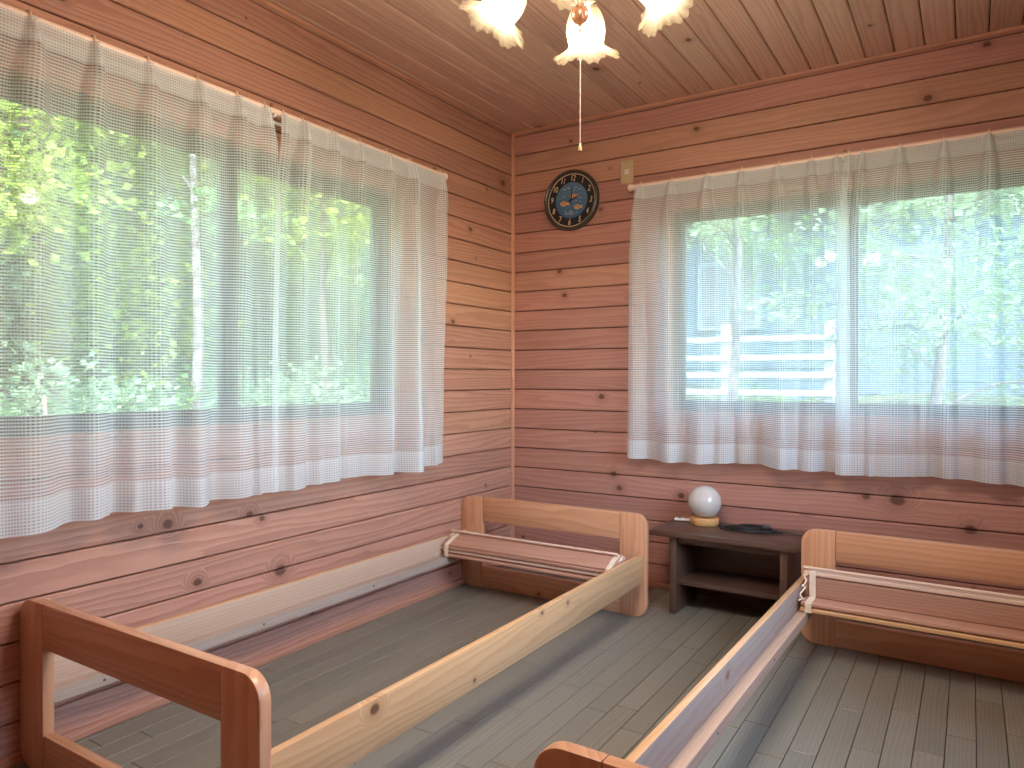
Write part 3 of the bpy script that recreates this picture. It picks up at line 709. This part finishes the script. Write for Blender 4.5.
def hill_z(x, y):
    """ground level outside: a bank that climbs away from the left wall, gentler behind the back wall"""
    a = max(0, -x-.6); b = max(0, y-.6)
    zl = -.35+.9*(1-math.exp(-a/2.6))+(.30*max(0, a-2.2))+(.5*max(0, a-5))
    zb = -.35+.95*(1-math.exp(-b/2.2))+.10*max(0, b-5)
    z = max(zl if a > 0 else -.35, zb if b > 0 else -.35)
    return z+.10*math.sin(x*1.7+y*.6)*min(1, (a+b)/2)+.06*math.sin(y*2.3-x)*min(1, (a+b)/2)
gx = [-26+i*.65 for i in range(0, 60)]; gy = [-16+i*.65 for i in range(0, 66)]
me = bpy.data.meshes.new('ground'); nx, ny = len(gx), len(gy)
me.from_pydata([(x, y, hill_z(x, y)-.02) for y in gy for x in gx], [], [(j*nx+i, j*nx+i+1, (j+1)*nx+i+1, (j+1)*nx+i) for j in range(ny-1) for i in range(nx-1)])
me.polygons.foreach_set('use_smooth', [True]*len(me.polygons))
tag(link('ground', me, M_ground), 'earth bank rising outside the windows', kind='structure')

def leaves_mesh(pts, size, seed, upb=.35):
    """one folded diamond per leaf"""
    r = np.random.default_rng(seed); n = len(pts); pts = np.asarray(pts)
    d = r.normal(size=(n, 3)); d[:, 2] *= .6; d /= np.linalg.norm(d, axis=1)[:, None]
    nr = r.normal(size=(n, 3)); nr[:, 2] += upb*3; s = np.cross(d, nr); s /= np.linalg.norm(s, axis=1)[:, None]+1e-9
    up_ = np.cross(s, d); L = size*r.uniform(.6, 1.3, (n, 1)); Wd = L*r.uniform(.3, .45, (n, 1))
    v = np.empty((n, 4, 3)); v[:, 0] = pts; v[:, 1] = pts+d*L*.5+s*Wd+up_*L*.08; v[:, 2] = pts+d*L; v[:, 3] = pts+d*L*.5-s*Wd+up_*L*.08
    me = bpy.data.meshes.new('leaves'); me.vertices.add(4*n); me.vertices.foreach_set('co', v.ravel())
    idx = np.arange(4*n).reshape(n, 4); tri = np.concatenate([idx[:, [0, 1, 2]], idx[:, [0, 2, 3]]], 1).reshape(-1, 3)
    me.loops.add(6*n); me.loops.foreach_set('vertex_index', tri.ravel().astype(np.int32))
    me.polygons.add(2*n); me.polygons.foreach_set('loop_start', np.arange(0, 6*n, 3, dtype=np.int32)); me.polygons.foreach_set('loop_total', np.full(2*n, 3, np.int32))
    me.update(calc_edges=True); return me

def tree(label, base, height, lean, crown, n, leaf, size, mleaf, mbark, seed, r=.08, branches=9, group='trees outside the windows', b0=.35):
    """trunk with tapering branches; leaves gather in tufts round the branch ends. crown=(rx,ry,rz,cz)"""
    rg_ = random.Random(seed); rn = np.random.default_rng(seed); x, y = base; z = hill_z(x, y)-.1
    root = empty('tree', (x, y, z)); tag(root, label, 'tree', group)
    tp = [V((lean[0]*t*t*height+.03*math.sin(t*7+seed)*height*.3, lean[1]*t*t*height+.03*math.cos(t*6+seed)*height*.3, t*height)) for t in [i/9 for i in range(10)]]
    link('trunk', tube_mesh(tp, [r*(1-.8*i/9) for i in range(10)], 8), mbark, root)
    tips = []
    for b in range(branches):
        t = b0+(1-b0)*(b+.5)/branches; k = t*9; i = min(8, int(k)); o = tp[i].lerp(tp[i+1], k-i)
        az = b*2.4+rg_.uniform(-.4, .4); rx, ry, rz, cz = crown
        end = V((math.cos(az)*rx*rg_.uniform(.6, 1), math.sin(az)*ry*rg_.uniform(.6, 1), o.z+rg_.uniform(.1, .5)*rz)); end.x += o.x*.6; end.y += o.y*.6
        mid = o.lerp(end, .5)+V((rg_.uniform(-.15, .15), rg_.uniform(-.15, .15), rg_.uniform(0, .25)))
        link('branch', tube_mesh([o, o.lerp(mid, .55)+V((0, 0, .03)), mid, mid.lerp(end, .6)+V((0, 0, .04)), end], [r*.38*(1-t*.4), r*.3*(1-t*.4), r*.22*(1-t*.4), r*.14, r*.05], 6), mbark, root)
        tips += [mid, mid.lerp(end, .5), end, end.lerp(mid, .2)]
    rx, ry, rz, cz = crown; C = V((lean[0]*height*.5, lean[1]*height*.5, cz))
    nt = max(12, n//110); cl = []
    for _ in range(nt):
        if rg_.random() < .55: c = rg_.choice(tips)+V((rg_.gauss(0, .18), rg_.gauss(0, .18), rg_.gauss(0, .15)))
        else:
            a = V((rg_.gauss(0, 1), rg_.gauss(0, 1), rg_.gauss(0, 1))).normalized()*rg_.uniform(.55, 1); c = C+V((a.x*rx, a.y*ry, a.z*rz))
        cl.append(c)
    per = n//nt; sp = .20*min(1.6, max(.6, rx/1.2))
    pts = np.concatenate([np.array(c)+rn.normal(size=(per, 3))*np.array([sp, sp, sp*.45]) for c in cl])
    tag(link('foliage', leaves_mesh(pts, size, seed), mleaf, root), None, kind='stuff')
    return root
def shrub(label, base, rx, ry, h, n, size, mleaf, seed, cat='shrub', group='shrubs outside the windows'):
    rg_ = random.Random(seed); rn = np.random.default_rng(seed); x, y = base; z = hill_z(x, y)-.05
    root = empty('shrub', (x, y, z)); tag(root, label, cat, group); bm = bmesh.new()
    cl = []
    for k in range(max(8, n//90)):
        a = rg_.uniform(0, 2*PI); q_ = math.sqrt(rg_.random()); zz = rg_.uniform(.1, 1)*h*(1-.5*q_); cl.append((math.cos(a)*q_*rx, math.sin(a)*q_*ry, zz))
        if k < 9: tube(bm, [(0, 0, 0), (cl[-1][0]*.4, cl[-1][1]*.4, zz*.6), cl[-1]], [.012, .009, .004], 5)
    link('stems', auto(bm_mesh(bm), 60), M_barkd, root)
    per = n//len(cl); pts = np.concatenate([np.array(c)+rn.normal(size=(per, 3))*np.array([rx*.22, ry*.22, h*.13]) for c in cl])
    pts[:, 2] = np.maximum(pts[:, 2], .02)
    tag(link('foliage', leaves_mesh(pts, size, seed, .6), mleaf, root), None, kind='stuff')
    return root

# --- forest bank beyond the left window (camera looks towards -x there)
tree('bright yellow green maple on the bank, far left of the forest window', (-4.6, -1.1), 3.4, (.02, -.05), (1.5, 1.5, .85, 2.1), 7000, 0, .085, M_leafA, M_barkd, 11, .05, 10)
tree('slim pale leaning trunk beside the forest window meeting stile', (-3.3, .22), 4.6, (-.01, .05), (1.0, 1.0, .8, 4.0), 2600, 0, .08, M_leafB, M_bark, 12, .05, 7, b0=.35)
tree('thin pale tree just right of the leaning trunk', (-4.6, 1.45), 4.8, (.02, .03), (1.2, 1.2, 1.0, 3.6), 3200, 0, .085, M_leafD, M_bark, 13, .06, 8, b0=.3)
tree('light green tree seen through the right half of the forest window', (-3.6, 2.0), 3.6, (.0, -.03), (1.1, 1.1, 1.0, 2.4), 4200, 0, .075, M_leafA, M_barkd, 14, .05, 9)
for i, (x, y, h, lb, m) in enumerate(((-8.0, -1.5, 5.2, 'dark leafy tree far up the bank at the left image edge', M_leafC), (-8.5, .8, 5.6, 'mid green tree far up the bank behind the maple', M_leafB),
        (-8.2, 3.0, 5.4, 'dark tree up the bank behind the leaning trunk', M_leafC), (-7.6, 5.2, 5.2, 'pale green tree up the bank in the middle of the forest window', M_leafD),
        (-7.0, 7.4, 5.4, 'mid green tree up the bank at the right of the forest window', M_leafB), (-9.5, 9.5, 6.4, 'dark tree farthest right on the forest bank', M_leafC), (-6.2, .2, 3.6, 'bushy mid green young tree behind the maple', M_leafB), (-5.8, 3.6, 3.6, 'silvery young tree behind the thin pale tree', M_leafD),
        (-11.5, .5, 6.4, 'tall dark tree on the skyline above the maple', M_leafB), (-11.5, 4.0, 6.4, 'tall mid green tree on the skyline above the pale trunks', M_leafC), (-11, 7.5, 6.6, 'tall green tree on the skyline at the right', M_leafB))):
    tree(lb, (x, y), h, (.02, .02), (1.9, 1.9, 1.7, h*.52), 6500, 0, .13, m, M_barkd, 40+i, .09, 10, b0=.18)
rg_ = random.Random(77); k = 0
for (x, y, m, lb) in ((-2.9, -1.6, M_leafB, 'low shrub under the left end of the forest window'), (-3.2, -.6, M_leafD, 'pale low shrub below the bright maple'), (-3.6, .4, M_leafB, 'low shrub at the foot of the leaning trunk'), (-3.3, 1.3, M_leafD, 'silvery shrub just right of the leaning trunk'), (-3.9, 2.6, M_leafB, 'low shrub below the light green tree'), (-3.4, 3.3, M_leafD, 'pale shrub at the right of the forest window'),
                      (-5.2, -.2, M_leafC, 'dark shrub higher on the bank under the maple'), (-5.4, 2.2, M_leafB, 'mid green shrub higher on the bank behind the pale trunks'), (-6.6, 2.0, M_leafC, 'dark shrub halfway up the bank'), (-6.4, 4.9, M_leafB, 'mid green shrub halfway up the bank at the right'), (-6.8, -1.3, M_leafB, 'mid green shrub halfway up the bank at the left edge'), (-5.0, 4.2, M_leafC, 'dark shrub near the silvery young tree')):
    shrub(lb, (x, y), .8, .8, .75, 1800, .075, m, 100+k); k += 1
for k, (x, y, m, lb) in enumerate(((-5.0, -1.9, M_leafB, 'tall bush at the left image edge behind the low shrubs'), (-5.6, -.7, M_leafD, 'tall silvery bush between maple and skyline trees'), (-5.2, .55, M_leafA, 'tall yellow green bush left of the leaning trunk'), (-5.9, 1.5, M_leafD, 'tall silvery bush behind the leaning trunk'),
        (-5.4, 2.7, M_leafB, 'tall bush seen behind the forest window meeting stile'), (-5.9, 3.8, M_leafA, 'tall yellow green bush in the right half of the forest window'), (-5.2, 5.0, M_leafD, 'tall silvery bush at the right end of the forest window'), (-7.4, .3, M_leafB, 'tall bush high on the bank behind the maple'), (-7.4, 3.2, M_leafD, 'tall silvery bush high on the bank behind the pale trunks'))):
    shrub(lb, (x, y), .95, .95, 1.9, 4500, .085, m, 300+k)
# grass and litter on the bank
rn = np.random.default_rng(9); gp_ = []
for _ in range(9000):
    if rn.random() < .6: x, y = rn.uniform(-5.5, -1.2), rn.uniform(-3.0, 4.5)
    else: x, y = rn.uniform(.2, 3.4), rn.uniform(1.2, 6.0)
    gp_.append((x, y, hill_z(x, y)))
gp_ = np.array(gp_); n = len(gp_); hgt = rn.uniform(.08, .26, (n, 1)); ang = rn.uniform(0, 2*PI, n); dx = np.stack([np.cos(ang), np.sin(ang), 0*ang], 1); bend = np.stack([-np.sin(ang), np.cos(ang), 0*ang], 1)*rn.uniform(.02, .12, (n, 1))
vv = np.stack([gp_-dx*.006, gp_+dx*.006, gp_+np.array([0, 0, 1])*hgt*.6+bend*.4+dx*.004, gp_+np.array([0, 0, 1])*hgt+bend], 1)
me = bpy.data.meshes.new('grass'); fi = np.arange(4*n).reshape(n, 4); me.from_pydata(vv.reshape(-1, 3).tolist(), [], np.concatenate([fi[:, [0, 1, 2]], fi[:, [0, 2, 3]]]).tolist())
tag(link('grass', me, M_leafD), 'rough grass growing on the bank outside', 'grass', kind='stuff')
# a pale stake in the bank
tag(link('garden_stake', tube_mesh([(-3.0, -1.02, hill_z(-3, -1.02)), (-3.0, -1.05, hill_z(-3, -1.02)+.55), (-3.0, -1.05, hill_z(-3, -1.02)+.58)], [.014, .013, .004], 8), M_raw), 'short pale wooden stake standing in the forest bank', 'stake')

# --- neighbour's house and white rail fence beyond the back window
M_siding = plain('blue_grey_siding', (.07, .13, .17), .7, vary=.12, scale=3); M_pane = plain('house_glass', (.10, .13, .16), .12); M_wtrim = plain('white_paint', (.42, .45, .47), .6); M_wframe = plain('pale_blue_frame', (.16, .24, .28), .6); M_roof = plain('slate_roof', (.16, .2, .24), .7)
HY = 8.2; hz = .6
house = empty('neighbour_house', (1.2, HY, hz)); tag(house, 'blue grey boarded house behind the trees of the back window', 'house')
for r_ in range(17):
    link('siding_board', plank_mesh(7.4, .185, .03, .01), M_siding, house, frame((0, 0, .1+r_*.19), (1, 0, 0), (0, -1, 0)))
bm = bmesh.new(); box(bm, -3.7, 3.7, .03, 3.5, -.6, 3.4); link('house_body', bm_mesh(bm), M_siding, house)
bm = bmesh.new(); v = [bm.verts.new(c) for c in ((-4.1, -.7, 3.15), (4.1, -.7, 3.15), (4.1, 2, 4.7), (-4.1, 2, 4.7), (-4.1, -.7, 3.27), (4.1, -.7, 3.27), (4.1, 2, 4.82), (-4.1, 2, 4.82))]
for f in ((0, 3, 2, 1), (4, 5, 6, 7), (0, 1, 5, 4), (1, 2, 6, 5), (2, 3, 7, 6), (3, 0, 4, 7)): bm.faces.new([v[i] for i in f])
link('house_roof', bm_mesh(bm), M_roof, house)
for wx in (-2.3, .35, 2.4):
    w = link('window', bev_box(1.0, 1.1, .05, .01, 1), M_wframe, house, frame((wx, -.03, 1.75), (1, 0, 0), (0, -1, 0)))
    for s in (-1, 1): link('window_pane', bev_box(.42, .96, .012, .002, 1), M_pane, w, Matrix.Translation((s*.23, 0, .026)))
fy = 4.3; fz = hill_z(.3, fy); fence = empty('rail_fence', (.4, fy, fz)); tag(fence, 'white horizontal rail fence outside the back window', 'fence')
FBASE = 1.05-fz
for i, zz in enumerate((-.16, .02, .20, .40)):
    link('rail', bev_box(3.5, .06, .03, .006, 1), M_wtrim, fence, frame((-1.1, 0, FBASE+zz), (1, 0, 0), (0, -1, 0)))
for px_ in (-2.8, -1.6, -.45, .58): link('post', bev_box(.09, .09, FBASE+.62, .008, 1, False), M_wtrim, fence, Matrix.Translation((px_, .065, -.05)))
tree('pale branching tree at the right of the back window', (1.95, 2.6), 3.4, (.05, .02), (1.1, .9, .9, 1.6), 4600, 0, .060, M_leafD, M_bark, 61, .05, 10, b0=.2)
tree('leaning pale tree near the left of the back window', (.35, 3.1), 3.8, (.06, .0), (1.0, .9, 1.0, 2.7), 1900, 0, .062, M_leafD, M_bark, 62, .055, 9, b0=.3)
tree('light green tree between fence and blue house', (-.6, 6.6), 4.2, (.0, .0), (1.3, 1.0, 1.2, 2.6), 2600, 0, .085, M_leafB, M_barkd, 63, .06, 9)
tree('light green tree at the far right by the blue house', (2.9, 5.2), 4.0, (-.02, .0), (1.2, 1.0, 1.2, 1.9), 4600, 0, .08, M_leafD, M_bark, 64, .05, 9)
for i, (x, lb) in enumerate(((-3.0, 'tall green tree over the left end of the blue house roof'), (.2, 'tall green tree over the middle of the blue house roof'), (3.4, 'tall green tree over the right end of the blue house roof'))):
    tree(lb, (x, 13.5), 6.4, (0, 0), (2.3, 1.6, 1.8, 4.6), 6500, 0, .14, (M_leafB, M_leafD, M_leafB)[i], M_barkd, 80+i, .1, 10, b0=.3)
tree('dark tree beyond the left corner of the blue house', (-4.6, 9.6), 6.0, (0, 0), (2.2, 1.8, 2.0, 3.4), 6500, 0, .13, M_leafB, M_barkd, 65, .1, 10, b0=.15)
for i, (x, y, m, lb) in enumerate(((.1, 2.7, M_leafD, 'leafy shrub below the fence at the left of the back window'), (1.0, 2.9, M_leafA, 'bright shrub under the middle of the back window'), (1.75, 3.1, M_leafD, 'pale shrub at the foot of the branching tree'), (2.4, 2.8, M_leafB, 'shrub at the right edge of the back window'), (.0, 5.2, M_leafB, 'shrub behind the white rail fence'))):
    shrub(lb, (x, y), .6, .5, .62, 1300, .06, m, 200+i)
